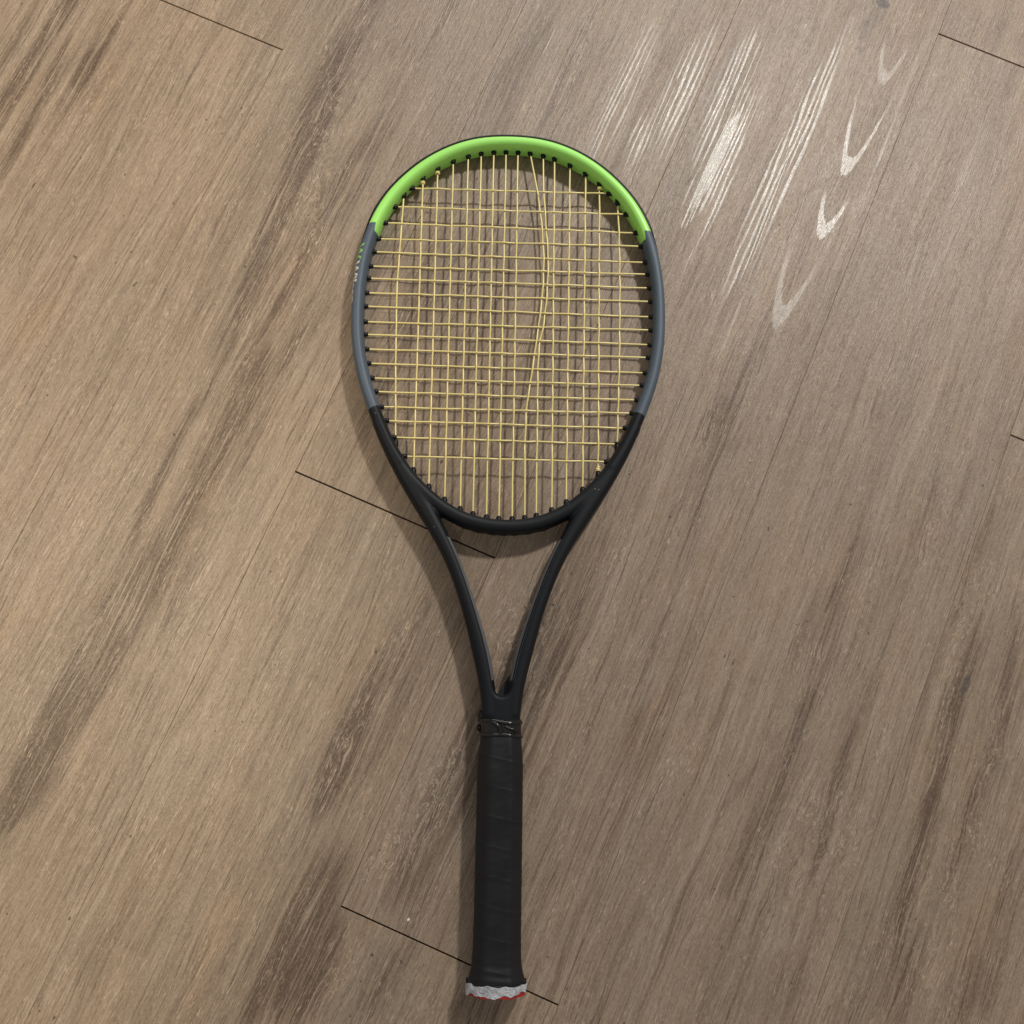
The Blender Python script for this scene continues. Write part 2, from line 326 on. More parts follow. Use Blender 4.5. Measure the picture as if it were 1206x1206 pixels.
joint0 = {-1: .452, 1: .109, 2: -.1805, 3: .715, 4: .379, 0: .86, -2: .80, 5: .02}
rj = random.Random(3)
for k in range(-13, 16):
    j = joint0.get(k, rj.uniform(-.6, .6))
    ja = [j + q * LEN for q in (-2, -1, 0, 1, 2, 3, -3)]; ja = ja[:5] + [j + 3 * LEN]; ja = [j - 3 * LEN] + ja
    for i in range(-1, 5):
        a, b = ja[i + 1], ja[i + 2]
        if b < -3.0 or a > 3.2: continue
        piece = 0 if i == 1 else (1 if i == 2 else 9)
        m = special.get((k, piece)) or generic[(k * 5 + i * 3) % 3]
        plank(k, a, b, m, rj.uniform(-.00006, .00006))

# ------------------------------------------------------------------ racket: local frame in metres, +Y towards the tip, Z = 0 string plane
RACKET_ANG = math.radians(97.91547 - 90) - 0.0034
racket = bpy.data.objects.new('tennis_racket', None); col.objects.link(racket)
racket.location = (0.0435037, -0.2107963, 0.0198); racket.rotation_euler = (-0.0086 / 0.695, 0, RACKET_ANG)
racket['label'] = 'black, grey and green tennis racket with yellow strings lying on wood plank floor'
racket['category'] = 'tennis racket'
def fixx(p): return (p[0] - 0.0034 * p[1], p[1])
# ---- paint material
def frame_paint():
    t = NT('frame_paint'); tc = t.n('ShaderNodeTexCoord'); geo = tc.outputs['Object']
    sep = t.n('ShaderNodeSeparateXYZ'); t.put(sep.inputs[0], geo)
    x, y, z = [t.math('MULTIPLY', sep.outputs[i], 1000.0) for i in range(3)]
    ax = t.math('ABSOLUTE', x)
    rag = t.math('MULTIPLY', t.math('SUBTRACT', t.noise(geo, 900.0, 3.0), 0.5), 1.8)
    # inward-facing wall, judged from the direction to the head centre
    cen = t.vmath('NORMALIZE', t.vmath('MULTIPLY', t.vmath('SUBTRACT', geo, (0, .525, 0)), (1, 1, 0)), (0, 0, 0))
    dt = t.n('ShaderNodeVectorMath', operation='DOT_PRODUCT'); t.put(dt.inputs[0], tc.outputs['Normal']); t.put(dt.inputs[1], cen)
    inner = t.smooth(dt.outputs['Value'], -0.75, -0.35, 1.0, 0.0)
    yy = t.math('ADD', t.math('ADD', y, rag), t.math('MULTIPLY', inner, 7.5))
    green = t.smooth(yy, 607.2, 607.9)
    yb = t.math('ADD', t.math('ADD', y, t.math('MULTIPLY', rag, .4)), t.math('MULTIPLY', ax, 0.5))
    blackm = t.smooth(yb, 500.2, 501.0, 1.0, 0.0)
    dust = t.noise(geo, 2600.0, 2.0)
    dm = t.smooth(dust, 0.70, 0.78, 0.0, 0.22)
    grey = t.mix(t.noise(geo, 60.0, 2.0), c4(.070, .098, .130), c4(.088, .120, .158))
    c = t.mix(green, grey, c4(.42, .94, .19)); c = t.mix(blackm, c, c4(.0055, .0075, .0105))
    chips = t.smooth(t.noise(geo, 330.0, 2.0), 0.775, 0.785, 0.0, 0.6)
    c = t.mix(chips, c, c4(.45, .45, .42)); c = t.mix(dm, c, c4(.2, .19, .17))
    rough = t.mix(green, c4(.52, .52, .52), c4(.34, .34, .34))
    t.put(t.bsdf.inputs['Specular IOR Level'], t.mix(blackm, c4(.5, .5, .5), c4(.26, .26, .26)))
    t.bump(t.noise(geo, 1800.0, 2.0), 0.06, 0.0002)
    return t.out(c, rough)
M_frame = frame_paint()
M_black = simple('black_plastic', c4(.004, .005, .007), .40, .28)
M_rubber = simple('shiny_black_rubber', c4(.004, .004, .005), .20, .6, (90, .35, .0010))
M_greyp = simple('grey_wall_paint', c4(.115, .122, .135), .45)
M_green = simple('green_print', c4(.24, .52, .17), .5); M_white = simple('white_print', c4(.62, .61, .57), .5)
M_red = simple('red_cap', c4(.42, .018, .015), .4)
def string_mat():
    t = NT('gut_string'); tc = t.n('ShaderNodeTexCoord'); nz = t.noise(tc.outputs['Object'], 220.0, 3.0)
    t.bsdf.inputs['Subsurface Weight'].default_value = 0.0
    return t.out(t.mix(nz, c4(.84, .67, .20), c4(.95, .85, .42)), .28, .6)
M_string = string_mat()
def tape_mat():
    t = NT('torn_white_tape'); tc = t.n('ShaderNodeTexCoord'); nz = t.noise(tc.outputs['Object'], 170.0, 4.0, .6, .4)
    t.bump(t.math('ADD', nz, t.math('MULTIPLY', t.noise(tc.outputs['Object'], 700.0, 3.0), .4)), 1.0, .0024)
    return t.out(t.mix(t.smooth(nz, .30, .60), c4(.30, .31, .335), c4(.58, .60, .64)), .75, .3)
M_tape = tape_mat()

# ---- generic tools
def catmull(P, n, closed=False):
    P = [Vector(p) for p in P]; m = len(P); out = []
    rng = range(m) if closed else range(m - 1)
    for i in rng:
        if closed: a, b, c, d = P[(i - 1) % m], P[i], P[(i + 1) % m], P[(i + 2) % m]
        else: a, b, c, d = P[max(i - 1, 0)], P[i], P[i + 1], P[min(i + 2, m - 1)]
        for j in range(n):
            t = j / n
            out.append(0.5 * ((2 * b) + (c - a) * t + (2 * a - 5 * b + 4 * c - d) * t * t + (3 * b - a - 3 * c + d) * t ** 3))
    if not closed: out.append(P[-1])
    return out
def smooth_loop(P, it, closed=True):
    P = [p.copy() for p in P]; m = len(P)
    for _ in range(it):
        Q = [p.copy() for p in P]
        for i in range(m):
            if not closed and i in (0, m - 1): continue
            Q[i] = (P[(i - 1) % m] + P[i] * 2 + P[(i + 1) % m]) / 4
        P = Q
    return P
def sweep(P, widths, heights, closed, nseg=20, expo=2.7, zc=None):
    """rounded-box section swept along a planar path; local x of the section points to the path's left-hand outward side"""
    m = len(P); V = []; Fc = []
    for i in range(m):
        if closed: tg = P[(i + 1) % m] - P[(i - 1) % m]
        else: tg = P[min(i + 1, m - 1)] - P[max(i - 1, 0)]
        tg = Vector((tg.x, tg.y, 0)).normalized(); nr = Vector((tg.y, -tg.x, 0))
        hw, hh = widths[i] / 2, heights[i] / 2; z0 = P[i].z
        for j in range(nseg):
            a = 2 * math.pi * j / nseg; c, s = math.cos(a), math.sin(a)
            q = (abs(c) ** expo + abs(s) ** expo) ** (-1 / expo)
            V.append(P[i] + nr * (hw * q * c) + Vector((0, 0, hh * q * s)))
    for i in range(m if closed else m - 1):
        for j in range(nseg):
            a = i * nseg + j; b = i * nseg + (j + 1) % nseg; i2 = (i + 1) % m
            Fc.append((a, b, i2 * nseg + (j + 1) % nseg, i2 * nseg + j))
    if not closed:
        Fc.append(tuple(reversed(range(nseg)))); Fc.append(tuple((m - 1) * nseg + j for j in range(nseg)))
    return V, Fc
def tube(P, r, n=6, caps=True):
    V = []; Fc = []; m = len(P); up = Vector((0, 0, 1))
    for i in range(m):
        tg = (P[min(i + 1, m - 1)] - P[max(i - 1, 0)]).normalized(); a = tg.cross(up).normalized(); b = a.cross(tg)
        for j in range(n):
            t = 2 * math.pi * j / n; V.append(P[i] + a * (math.cos(t) * r) + b * (math.sin(t) * r))
    for i in range(m - 1):
        for j in range(n):
            Fc.append((i * n + j, i * n + (j + 1) % n, (i + 1) * n + (j + 1) % n, (i + 1) * n + j))
    if caps: Fc += [tuple(reversed(range(n))), tuple((m - 1) * n + j for j in range(n))]
    return V, Fc
# ---- head centreline (mm)
half = [(0, 690), (24, 688.4), (44, 682.8), (62.5, 673.6), (78.5, 662), (92.5, 648), (103, 634.5), (111.5, 618.5), (117.3, 602), (121.8, 582), (124.6, 560.5), (125.5, 541), (125.2, 521), (123.7, 503), (120.6, 485.5), (116, 468.5), (110.0, 452),
        (103, 435), (94.7, 417.5), (86.5, 403.5), (77.0, 390.5), (66.5, 379.5), (55.5, 370.0), (44.5, 362.8), (32.3, 357.0), (20, 353.6), (8.3, 352.1), (0, 351.8)]
half = [(x * (1 - .009 * min(1, max(0, (y - 585) / 40))), y - 1.2 * min(1, max(0, (y - 585) / 70))) for x, y in half]
loop = [Vector((x, y, 0)) for x, y in half] + [Vector((-x, y, 0)) for x, y in reversed(half[1:-1])]
loop = smooth_loop(catmull(loop, 6, True), 14)
def head_w(y): # radial thickness
    return 10.3 if y > 420 else 10.3 + 1.6 * min(1, (420 - y) / 50)
LV, LF = sweep(loop, [head_w(p.y) for p in loop], [21.5 if p.y > 400 else 20.5 for p in loop], True, 24)
allV = [v.copy() for v in LV]; allF = list(LF)
def addpart(V, Fc):
    o = len(allV); allV.extend(V); allF.extend([tuple(i + o for i in f) for f in Fc])
outer = [(109.5, 437), (104.2, 426), (97, 412), (84.7, 392), (72.7, 374), (63.5, 358), (56.3, 345.3), (48.0, 330), (41.0, 313.6), (31.0, 285.4), (26.8, 272), (21.9, 255.5), (18.1, 238), (15.8, 224), (14.7, 205)]
inner = [(101, 437), (94.5, 424), (86, 408), (71.5, 385), (59.5, 366), (51.5, 353), (44.6, 341.5), (37.0, 327), (30.3, 311.7), (20.4, 284), (15.8, 266), (10.6, 247), (7.2, 232), (5.0, 221), (3.0, 205)]
for sgn in (1, -1):
    P = [Vector((sgn * (a[0] + b[0]) / 2, (a[1] + b[1]) / 2, 0)) for a, b in zip(outer, inner)]
    wd = [math.hypot(a[0] - b[0], a[1] - b[1]) for a, b in zip(outer, inner)]
    Pc = smooth_loop(catmull(P, 5), 25, False); wc = [wd[min(i // 5, len(wd) - 1)] * (1 - (i % 5) / 5) + wd[min(i // 5 + 1, len(wd) - 1)] * ((i % 5) / 5) for i in range(len(Pc))]
    for _ in range(40): wc = [wc[0]] + [(wc[i - 1] + 2 * wc[i] + wc[i + 1]) / 4 for i in range(1, len(wc) - 1)] + [wc[-1]]
    V, Fc = sweep(Pc, wc, [20.8] * len(Pc), False, 24, 2.9)
    addpart(V, Fc)
# solid neck down into the grip, with a round-bottomed V
neck = [Vector((0, y, 0)) for y in (60, 150, 190, 205, 214, 218.5)]
V, Fc = sweep(neck, [29, 29.2, 29.2, 29.4, 29.5, 29.5], [20.8] * 6, False, 28, 3.2); addpart(V, Fc)
VP = smooth_loop(catmull([Vector(p) for p in ((-10.2, 233, 0), (-8.8, 226, 0), (-5.9, 219.8, 0), (0, 217.0, 0), (5.9, 219.8, 0), (8.8, 226, 0), (10.2, 233, 0))], 5), 3, False)
V, Fc = sweep(VP, [5.2] * len(VP), [20.8] * len(VP), False, 20, 3.0); addpart(V, Fc)
allV = [v * MM for v in allV]
tmp = mesh_obj('frame', allV, allF, M_frame)
rm = tmp.modifiers.new('r', 'REMESH'); rm.mode = 'VOXEL'; rm.voxel_size = 0.00095; rm.use_smooth_shade = True
sm = tmp.modifiers.new('s', 'SMOOTH'); sm.factor = .5; sm.iterations = 9
bpy.context.view_layer.update()
dg = bpy.context.evaluated_depsgraph_get()
fm = bpy.data.meshes.new_from_object(tmp.evaluated_get(dg)); fm.name = 'frame'
tmp.modifiers.clear(); tmp.data = fm; frame = tmp; frame.parent = racket
if not fm.materials: fm.materials.append(M_frame)
fm.polygons.foreach_set('use_smooth', [True] * len(fm.polygons))
bvh = BVHTree.FromPolygons([v.co.copy() for v in fm.vertices], [tuple(p.vertices) for p in fm.polygons])
frame['label'] = 'hollow oval head and forked throat painted black, grey and bright green'
def part(name, V, Fc, mat, smooth=True, parent=racket, scale=True, label=None):
    o = mesh_obj(name, [Vector(v) * MM for v in V] if scale else V, Fc, mat, parent, smooth)
    if label: o['label'] = label
    return o
# arclength param of the loop (starts at tip, runs to +x side)
def loop_pts(cond): # contiguous run of loop points satisfying cond, going round through the tip
    idx = [i for i in range(len(loop)) if cond(loop[i])]
    # rotate so it is contiguous
    n = len(loop); s = set(idx); start = next(i for i in idx if (i - 1) % n not in s)
    out = []; i = start
    while i % n in s and len(out) < n: out.append(loop[i % n]); i += 1
    return out
def outward(P, i, closed=False):
    tg = (P[min(i + 1, len(P) - 1)] - P[max(i - 1, 0)]).normalized(); nr = Vector((tg.y, -tg.x, 0))
    c = Vector((0, 525, 0))
    return nr if nr.dot(P[i] - c) > 0 else -nr
# bumper guard: black strip round the outside of the tip
bp = loop_pts(lambda p: p.y > 585)
PB = []
for i, p in enumerate(bp):
    e = min(i, len(bp) - 1 - i) / 10.0; k = min(1, e)
    PB.append(p + outward(bp, i) * (3.3 + 1.15 * k))
V, Fc = sweep(PB, [5.2] * len(PB), [8 + 9.5 * min(1, min(i, len(PB) - 1 - i) / 8.0) for i in range(len(PB))], False, 12, 2.6)
part('bumper_guard', V, Fc, M_black)
# throat grommet strip under the bridge
tp = loop_pts(lambda p: p.y < 359 and abs(p.x) < 33)
TP = [p + outward(tp, i) * (5.3 + 0.35 * math.sin(i * 1.1)) for i, p in enumerate(tp)]
V, Fc = sweep(TP, [2.0] * len(TP), [8.0] * len(TP), False, 10, 2.6)
part('throat_grommet_strip', V, Fc, M_black)

# grommets and strings
MAINS = [[(-89.5, 635.4), (-92.2, 553.7), (-90.7, 486.4), (-88.4, 424.8)], [(-73.6, 654.2), (-73.0, 396.7)], [(-61.2, 661.8), (-60.3, 383.0)], [(-48.1, 670.3), (-47.4, 374.2)], [(-35.3, 674.7), (-34.7, 368.2)], [(-24.2, 677.9), (-24.5, 364.9)], [(-13.3, 679.5), (-13.6, 363.0)], [(-2.8, 680.6), (-3.7, 360.4)], [(7.6, 680.9), (6.9, 360.0)], [(18.6, 679.7), (25.6, 640.5), (28.4, 619.2), (30.7, 587.9), (30.2, 557.1), (27.9, 532.7), (25.3, 511.6), (22.0, 485.5), (17.4, 452.4), (16.4, 416.4), (17.0, 361.5)], [(29.6, 677.6), (30.4, 643.0), (32.6, 611.4), (34.3, 588.0), (34.4, 572.6), (33.2, 545.7), (30.5, 520.7), (27.4, 507.9), (26.4, 481.9), (26.5, 452.6), (26.2, 363.8)], [(39.3, 674.6), (38.6, 367.5)], [(52.8, 668.6), (50.3, 373.3)], [(66.2, 661.8), (63.4, 382.0)], [(78.3, 652.5), (76.1, 397.1)], [(94.1, 632.2), (95.0, 597.6), (95.1, 558.9), (94.2, 496.1), (92.6, 447.6), (91.8, 423.8)]]
CROSSES = [((-79.6, 645.7), (83.4, 646.3)), ((-91.9, 627.8), (96.4, 627.3)), ((-100.0, 612.6), (105.0, 610.4)), ((-105.1, 597.8), (109.2, 598.0)), ((-109.4, 585.9), (113.4, 583.5)), ((-112.4, 572.7), (116.2, 572.7)), ((-114.3, 561.8), (118.9, 560.3)), ((-115.7, 548.7), (119.8, 548.1)), ((-116.6, 536.7), (120.3, 534.4)), ((-116.0, 523.0), (119.8, 522.6)), ((-115.1, 511.9), (117.8, 509.6)), ((-113.2, 499.1), (116.6, 498.3)), ((-111.3, 486.8), (113.9, 484.8)), ((-108.3, 474.2), (111.3, 473.9)), ((-105.1, 462.7), (107.6, 461.1)), ((-100.7, 449.7), (104.0, 449.8)), ((-95.4, 438.2), (98.6, 436.9)), ((-86.3, 424.3), (92.6, 423.1)), ((-78.9, 408.6), (82.8, 408.0))]
MAINS = [[fixx(p) for p in m] for m in MAINS]; CROSSES = [(fixx(a), fixx(b)) for a, b in CROSSES]
def main_x(i, y):
    P = MAINS[i]
    for a, b in zip(P, P[1:]):
        if a[1] >= y >= b[1]:
            t = (a[1] - y) / (a[1] - b[1]); return a[0] + (b[0] - a[0]) * t
    return P[0][0] if y > P[0][1] else P[-1][0]
rs = random.Random(11)
cross_jit = [[rs.uniform(-.25, .25) for _ in range(16)] for _ in range(19)]
def cross_y(j, x):
    a, b = CROSSES[j]; t = (x - a[0]) / (b[0] - a[0]); return a[1] + (b[1] - a[1]) * t
def wallpoint(p, d):
    """where a string running from p in direction d meets the inner wall of the head"""
    hit = bvh.ray_cast(Vector((p[0], p[1], 0)) * MM - Vector((d[0], d[1], 0)) * 0.012, Vector((d[0], d[1], 0)))
    return (hit[0] / MM, hit[1]) if hit[0] is not None else (Vector((p[0], p[1], 0)), None)
R = 0.73; AMP = 0.72
grommet_ends = []
for i in range(16):
    P = MAINS[i]
    d0 = Vector((P[0][0] - P[1][0], P[0][1] - P[1][1], 0)).normalized(); d1 = Vector((P[-1][0] - P[-2][0], P[-1][1] - P[-2][1], 0)).normalized()
    e0, n0 = wallpoint(P[0], d0); e1, n1 = wallpoint(P[-1], d1)
    grommet_ends += [(e0, d0), (e1, d1)]
    pts = [e0 + d0 * 4, e0]
    ks = [(cross_y(j, P[len(P) // 2][0]), j) for j in range(19)]
    inter = []
    for j in range(19):
        y = cross_y(j, main_x(i, CROSSES[j][0][1]))
        xx = main_x(i, y); lo, hi = CROSSES[j][0][0], CROSSES[j][1][0]
        if not (lo < xx < hi) or y > e0.y - 2 or y < e1.y + 2: continue
        over = ((i + 1) + (j + 1)) % 2 == 1
        inter.append(Vector((xx + (0.12 if over else -0.12), y, AMP if over else -AMP)))
    # additional shape points for the two displaced mains
    extra = [Vector((x, y, 0)) for x, y in P[1:-1]] if i in (9, 10) else []
    for q in extra:
        near = min(abs(q.y - v.y) for v in inter)
        if near > 4:
            inter.append(q)
    inter.sort(key=lambda v: -v.y)
    pts += inter + [e1, e1 + d1 * 4]
    V, Fc = tube(catmull(pts, 4), R, 7)
    part('main_string', V, Fc, M_string)
for j in range(19):
    a, b = CROSSES[j]; d = Vector((b[0] - a[0], b[1] - a[1], 0)).normalized()
    e0, _ = wallpoint(a, -d); e1, _ = wallpoint(b, d)
    grommet_ends += [(e0, -d), (e1, d)]
    pts = [e0 - d * 4, e0]; inter = []
    for i in range(16):
        y0 = cross_y(j, 0); x = main_x(i, y0)
        if x < e0.x + 2 or x > e1.x - 2 or not (MAINS[i][-1][1] < y0 < MAINS[i][0][1]): continue
        over = ((i + 1) + (j + 1)) % 2 == 1
        inter.append(Vector((x, cross_y(j, x) + cross_jit[j][i] + (0.22 if over else -0.22), -AMP if over else AMP)))
    inter.sort(key=lambda v: v.x)
    q = [inter[0]]
    for v in inter[1:]:
        if v.x - q[-1].x > 2.2: q.append(v)
    pts += q + [e1, e1 + d * 4]
    V, Fc = tube(catmull(pts, 4), R * .95, 7)
    part('cross_string', V, Fc, M_string)
# one grommet mesh, shared
gp = [Vector((0, -2.5, 0)), Vector((0, 1.0, 0)), Vector((0, 2.9, 0)), Vector((0, 3.4, 0))]
gv = []; gf = []
rad = [2.3, 2.3, 1.8, 1.1]
for i, p in enumerate(gp):
    for j in range(8): a = math.pi * 2 * j / 8; gv.append(Vector((math.cos(a) * rad[i], p.y, math.sin(a) * rad[i])))
for i in range(3):
    for j in range(8): gf.append((i * 8 + j, i * 8 + (j + 1) % 8, (i + 1) * 8 + (j + 1) % 8, (i + 1) * 8 + j))
gf.append(tuple(24 + j for j in range(8)))
gm = bpy.data.meshes.new('grommet'); gm.from_pydata([tuple(v * MM) for v in gv], [], gf); gm.materials.append(M_black); gm.update()
gm.polygons.foreach_set('use_smooth', [True] * len(gm.polygons))
for (e, d) in grommet_ends:
    o = bpy.data.objects.new('grommet', gm); col.objects.link(o); o.parent = racket
    o.location = e * MM; o.rotation_euler = (0, 0, math.atan2(-d.y, -d.x) - math.pi / 2)
# tie-off knots
def knot(i, end):
    P = MAINS[i]; e, d = grommet_ends[2 * i + (0 if end == 0 else 1)]
    c = e - d * 4.2; pts = []
    for k in range(15):
        a = k / 14 * 2 * math.pi * 1.7; pts.append(c + Vector((math.cos(a) * 1.5, (k / 14 - .5) * 2.6 + math.sin(a * 1.3) * .4, math.sin(a) * 1.5 + .2)))
    pts.append(pts[-1] + Vector((2.2, 1.4, .8)))
    V, Fc = tube(catmull(pts, 3), .72, 6); part('knot', V, Fc, M_string)
for i, e in ((1, 0), (2, 0), (14, 0), (14, 1)): knot(i, e)

# grey painted stripe on the inner wall of each throat arm
def wall_strip(name, path, z0, z1, mat, off=.12, rows=4):
    V = []; Fc = []
    n = len(path)
    for i, (p, dirn) in enumerate(path):
        for r in range(rows + 1):
            z = z0 + (z1 - z0) * r / rows
            h = bvh.ray_cast(Vector((p.x, p.y, z)) * MM, dirn)
            q = h[0] / MM if h[0] is not None else p
            V.append(q - dirn * off)
    for i in range(n - 1):
        for r in range(rows):
            a = i * (rows + 1) + r; Fc.append((a, a + 1, a + rows + 2, a + rows + 1))
    o = part(name, V, Fc, mat)
    return o
for sgn in (1, -1):
    path = []
    for k in range(40):
        y = 231.5 + (342 - 231.5) * k / 39
        path.append((Vector((0, y, 0)), Vector((sgn, 0, 0))))
    wall_strip('throat_stripe', path, -6.8, 9.75 if sgn > 0 else 9.2, M_greyp, off=.16, rows=10)
# lower web in the fork
wv = [(-4.8, 219, -9.5), (8.5, 219, -9.5), (9.2, 238, -9.5), (7.2, 238, -9.5), (-4.8, 219, -3.5), (8.5, 219, -3.5), (9.2, 238, -6.0), (7.2, 238, -6.0)]
part('throat_web', [Vector(v) for v in wv], [(0, 3, 2, 1), (4, 5, 6, 7), (0, 1, 5, 4), (1, 2, 6, 5), (2, 3, 7, 6), (3, 0, 4, 7)], M_black, smooth=False)

# print on the outer wall of the left side (letters mapped on the wall, worn)
lp = loop_pts(lambda p: p.x < -60 and 500 < p.y < 640)
if lp[0].y < lp[-1].y: lp = lp[::-1]
acc = [0]
for a, b in zip(lp, lp[1:]): acc.append(acc[-1] + (b - a).length)
def on_wall(s, h):
    s = max(0, min(acc[-1] - .01, s))
    i = max(k for k in range(len(acc) - 1) if acc[k] <= s); t = (s - acc[i]) / (acc[i + 1] - acc[i])
    p = lp[i].lerp(lp[i + 1], t); nr = outward(lp, i)
    # h: 0..1 round the shoulder from the equator towards the top face
    ang = h * math.radians(72)
    src = p + nr * (math.cos(ang) * 20) + Vector((0, 0, math.sin(ang) * 24))
    hit = bvh.ray_cast(src * MM, (p - src).normalized())
    return hit[0] / MM + hit[1] * .2 if hit[0] is not None else p
s_start = next(acc[i] for i in range(len(lp)) if lp[i].y < 590.5)
def wall_text(txt, mat, s0, length, h0, h1, name, label):
    cu = bpy.data.curves.new('t', 'FONT'); cu.body = txt; cu.size = 1; cu.resolution_u = 3; cu.offset = .035
    to = bpy.data.objects.new('t', cu); col.objects.link(to); bpy.context.view_layer.update()
    me = bpy.data.meshes.new_from_object(to.evaluated_get(bpy.context.evaluated_depsgraph_get()))
    bm = bmesh.new(); bm.from_mesh(me); bmesh.ops.triangulate(bm, faces=bm.faces[:])
    bmesh.ops.subdivide_edges(bm, edges=[e for e in bm.edges if e.calc_length() > .10], cuts=3, use_grid_fill=False)
    bmesh.ops.triangulate(bm, faces=bm.faces[:])
    xs = [v.co.x for v in bm.verts]; ys = [v.co.y for v in bm.verts]; x0, x1, y0, y1 = min(xs), max(xs), min(ys), max(ys)
    V = [on_wall(s0 + (v.co.x - x0) / (x1 - x0) * length, h0 + (v.co.y - y0) / (y1 - y0) * (h1 - h0)) for v in bm.verts]
    bm.verts.index_update(); Fc = [tuple(v.index for v in f.verts) for f in bm.faces]; bm.free()
    bpy.data.objects.remove(to); bpy.data.curves.remove(cu)
    o = part(name, V, Fc, mat, smooth=False, label=label); return o
wall_text('W', M_green, s_start, 15, .42, 1.16, 'green_emblem', 'worn green letter mark on the outer side of the grey section')
wall_text('Wilson', M_white, s_start + 16, 37, .42, 1.12, 'side_lettering', 'worn white lettering along the outer side of the grey section')

# ------------------------------------------------------------------ grip
def octa(a, hw, hh, flat=.52):
    """rounded octagon radius in direction a (unit box hw x hh)"""
    c, s = math.cos(a), math.sin(a)
    # three half-planes: |x|<=hw, |y|<=hh, bevel
    d = 1e9
    d = min(d, hw / max(abs(c), 1e-6), hh / max(abs(s), 1e-6))
    # bevel plane through (hw, hh*k1) and (hw*k2, hh)
    k1, k2 = .40, flat
    nx, ny = hh * (1 - k1), hw * (1 - k2); cc = nx * hw + ny * hh * k1
    return min(d, cc / max(nx * abs(c) + ny * abs(s), 1e-6))
grip_prof = [(6.0, 21.7, 19.0), (11, 21.7, 19.0), (14.5, 21.3, 18.7), (19, 20.4, 18.0), (24, 19.3, 17.1), (29, 18.4, 16.3), (38, 17.9, 15.8), (60, 17.75, 15.6), (100, 17.7, 15.5), (140, 17.6, 15.4), (165, 17.5, 15.3), (176, 17.1, 14.9), (184, 16.2, 14.3), (190.5, 15.6, 13.6), (192, 15.2, 13.1)]
def gprof(y):
    for a, b in zip(grip_prof, grip_prof[1:]):
        if a[0] <= y <= b[0]:
            t = (y - a[0]) / (b[0] - a[0]); return a[1] + (b[1] - a[1]) * t, a[2] + (b[2] - a[2]) * t
    return grip_prof[-1][1:] if y > 100 else grip_prof[0][1:]
PITCH_G = 21.2
ny, na = 300, 96
V = []; Fc = []
edge = [rs.uniform(-1, 1) for _ in range(na)]
for _ in range(4): edge = [(edge[i - 1] + edge[i] + edge[(i + 1) % na]) / 3 for i in range(na)]
for i in range(ny + 1):
    y = 13.6 + (192 - 13.6) * i / ny
    hw, hh = gprof(y)
    for j in range(na):
        a = 2 * math.pi * j / na
        r = sum(octa(a + k * .06, hw, hh) for k in (-2, -1, 0, 1, 2)) / 5
        ph = ((y - 19.0) / PITCH_G - a / (2 * math.pi)) % 1.0       # 0 at the overlapped edge
        lap = 0.30 * (1 - min(1, ph / .10)) + 0.16 * max(0, 1 - abs(ph - .96) / .04)
        wr = 0.05 * math.sin(y * .9 + a * 3) * math.sin(y * .23 + a * 2)
        crease = 0.0
        if y < 36: crease = .35 * math.sin((y - 6) * 1.05 + .6 * math.sin(a * 2)) * max(0, math.sin(a)) * (1 - (y - 6) / 30)
        r += lap + wr + crease - .35
        yy = y + (edge[j] * 1.2 + 1.6 if i < 3 else 0)
        V.append(Vector((math.cos(a) * r, yy, math.sin(a) * r)))
for i in range(ny):
    for j in range(na):
        b = (j + 1) % na; Fc.append((i * na + j, (i + 1) * na + j, (i + 1) * na + b, i * na + b))
def grip_mat():
    t = NT('overgrip'); tc = t.n('ShaderNodeTexCoord'); g = tc.outputs['Object']
    a = t.noise(g, 60.0, 3.0); b = t.noise(g, 1500.0, 2.0); cgt = t.noise(g, 260.0, 3.0)
    c = t.mix(a, c4(.0082, .0085, .0100), c4(.0160, .0165, .0190))
    t.bump(t.math('ADD', t.math('MULTIPLY', cgt, .8), t.math('MULTIPLY', b, .25)), .22, .0004)
    return t.out(c, t.smooth(a, .3, .7, .40, .55), .27)
M_grip = grip_mat()
grip = part('grip', V, Fc, M_grip, label='black overgrip wrapped in overlapping turns')
# ragged band helper
def band(name, y0, y1, grow, mat, r0=.0, torn0=0, torn1=0, seed=1, lump=0.3, ny=14, na=96, endcap=False, label=None, hwhh=None, skew=0):
    rg = random.Random(seed)
    def nz():
        e = [rg.uniform(-1, 1) for _ in range(na)]
        for _ in range(2): e = [(e[i - 1] + e[i] * 2 + e[(i + 1) % na]) / 4 for i in range(na)]
        return e
    e0, e1, l1, l2 = nz(), nz(), nz(), nz(); V = []; Fc = []
    for i in range(ny + 1):
        t = i / ny
        for j in range(na):
            a = 2 * math.pi * j / na
            ya = y0 + e0[j] * torn0 + skew * max(0, math.cos(a) + .1) * max(0, 1 - abs(math.cos(a) - .45) * .9); yb = y1 + e1[j] * torn1; y = ya + (yb - ya) * t
            hw, hh = hwhh if hwhh else gprof(max(6, y))
            r = sum(octa(a + k * .08, hw, hh) for k in (-1, 0, 1)) / 3 + grow
            r += lump * (l1[j] * math.sin(t * 5 + j * .3) + l2[(j * 3) % na] * (1 - abs(2 * t - 1)) * .6)
            if i == 0: r -= r0
            V.append(Vector((math.cos(a) * r, y, math.sin(a) * r)))
    for i in range(ny):
        for j in range(na):
            b = (j + 1) % na; Fc.append((i * na + j, (i + 1) * na + j, (i + 1) * na + b, i * na + b))
    if endcap: Fc.append(tuple(j for j in range(na)))
    return part(name, V, Fc, mat, label=label)
band('butt_cap', 7.7, 14, -.3, M_red, r0=1.2, hwhh=(21.2, 18.9), lump=0, endcap=True, label='red end cap showing below the white tape')
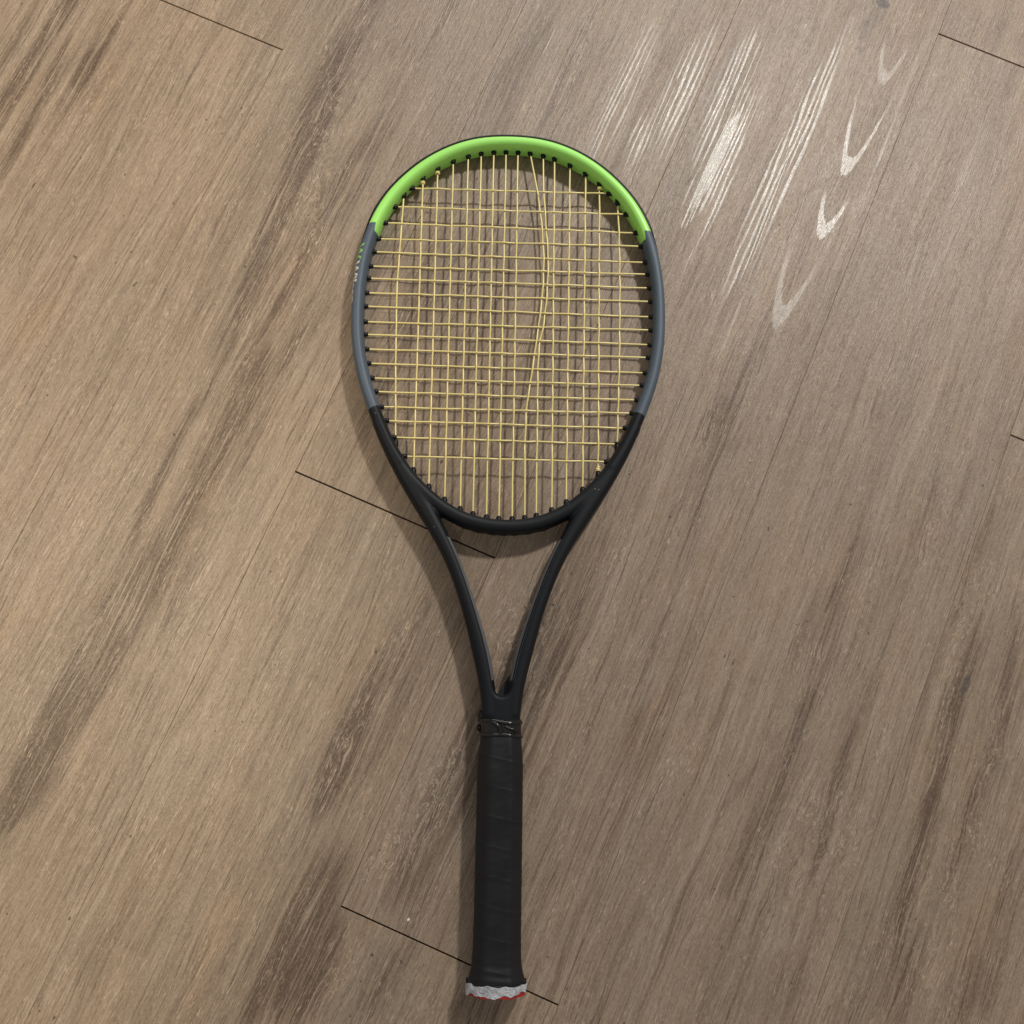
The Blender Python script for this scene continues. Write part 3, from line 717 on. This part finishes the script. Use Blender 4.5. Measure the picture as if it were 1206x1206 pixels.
band('finishing_tape', 8.9, 16.0, .7, M_tape, torn0=2.2, torn1=1.3, seed=5, lump=.6, skew=3.0, ny=12, hwhh=(21.4, 18.4), label='torn crumpled white tape round the end of the grip')
band('grip_collar', 188.5, 202.0, .5, M_rubber, torn0=.5, torn1=1.0, seed=9, lump=.5, ny=18, hwhh=(15.0, 12.0), label='shiny black rubber collar at the top of the grip')
# rolled lips and a loose fold on the collar
def ring(y, hw, hh, rr, tilt, seed, name='collar_lip'):
    rg = random.Random(seed); P = []
    for j in range(72):
        a = 2 * math.pi * j / 72; r = octa(a, hw, hh)
        P.append(Vector((math.cos(a) * r, y + tilt * math.cos(a) + .5 * math.sin(a * 3 + seed), math.sin(a) * r)))
    P = smooth_loop(P, 3); Vv = []; Ff = []; m = len(P)
    for i in range(m):
        tg = (P[(i + 1) % m] - P[i - 1]).normalized(); o = Vector((P[i].x, 0, P[i].z)).normalized(); b = tg.cross(o).normalized()
        for j in range(8): t = 2 * math.pi * j / 8; Vv.append(P[i] + o * math.cos(t) * rr + b * math.sin(t) * rr)
    for i in range(m):
        for j in range(8): Ff.append((i * 8 + j, i * 8 + (j + 1) % 8, ((i + 1) % m) * 8 + (j + 1) % 8, ((i + 1) % m) * 8 + j))
    part(name, Vv, Ff, M_rubber)
ring(200.4, 15.0, 12.0, 1.7, -.8, 1); ring(190.6, 15.4, 13.0, 1.5, -.8, 4)
P = [Vector((-7, 200, 12.4)), Vector((-3.5, 198.5, 13.4)), Vector((-1.2, 196, 13.5)), Vector((-.6, 192.5, 13.3)), Vector((-1.5, 190.2, 12.8))]
V, Fc = tube(catmull(P, 5), 1.5, 8); part('collar_fold', V, Fc, M_rubber)
P = [Vector((2.5, 197.2, 12.1)), Vector((6, 195.6, 12.5)), Vector((9, 195.0, 12.3)), Vector((12.5, 193.6, 11.0))]
V, Fc = tube(catmull(P, 5), 1.2, 8); part('collar_fold', V, Fc, M_rubber)
def blob(c, r, mat, name, seed):
    bm = bmesh.new(); bmesh.ops.create_icosphere(bm, subdivisions=3, radius=1); rg = random.Random(seed)
    f = [Vector((rg.uniform(-2, 2), rg.uniform(-2, 2), rg.uniform(-2, 2))) for _ in range(3)]
    V = [Vector(c) + Vector((v.co.x * r[0], v.co.y * r[1], v.co.z * r[2])) * (1 + .12 * math.sin(v.co.dot(f[0]) * 2) + .1 * math.sin(v.co.dot(f[1]) * 3)) for v in bm.verts]
    bm.verts.index_update(); Fc = [tuple(v.index for v in q.verts) for q in bm.faces]; bm.free()
    part(name, V, Fc, mat)
blob((-14.9, 204.5, -1), (3.2, 5.2, 6), M_black, 'collar_knob', 2)
blob((-15.9, 195.5, -2), (2.8, 2.6, 5), M_black, 'collar_knob', 3)

# dust speck on the floor
def crumb(px, py, r, seed):
    g = ground(px, py); bm = bmesh.new(); bmesh.ops.create_icosphere(bm, subdivisions=1, radius=1); rg = random.Random(seed)
    V = [Vector((v.co.x * r * 1.0, v.co.y * r * 1.5, v.co.z * r * .6 + r * .35)) * rg.uniform(.8, 1.1) for v in bm.verts]
    bm.verts.index_update(); Fc = [tuple(v.index for v in q.verts) for q in bm.faces]; bm.free()
    o = mesh_obj('crumb', V, Fc, M_crumb, None); o.location = g + Vector((0, 0, .0001)); o.rotation_euler = (0, 0, -.5); return o
M_crumb = simple('pale_crumb', c4(.8, .78, .72), .7)
o = crumb(481, 1083, .0011, 1); o['label'] = 'tiny white crumb on the floor left of the racket grip'; o['category'] = 'crumb'
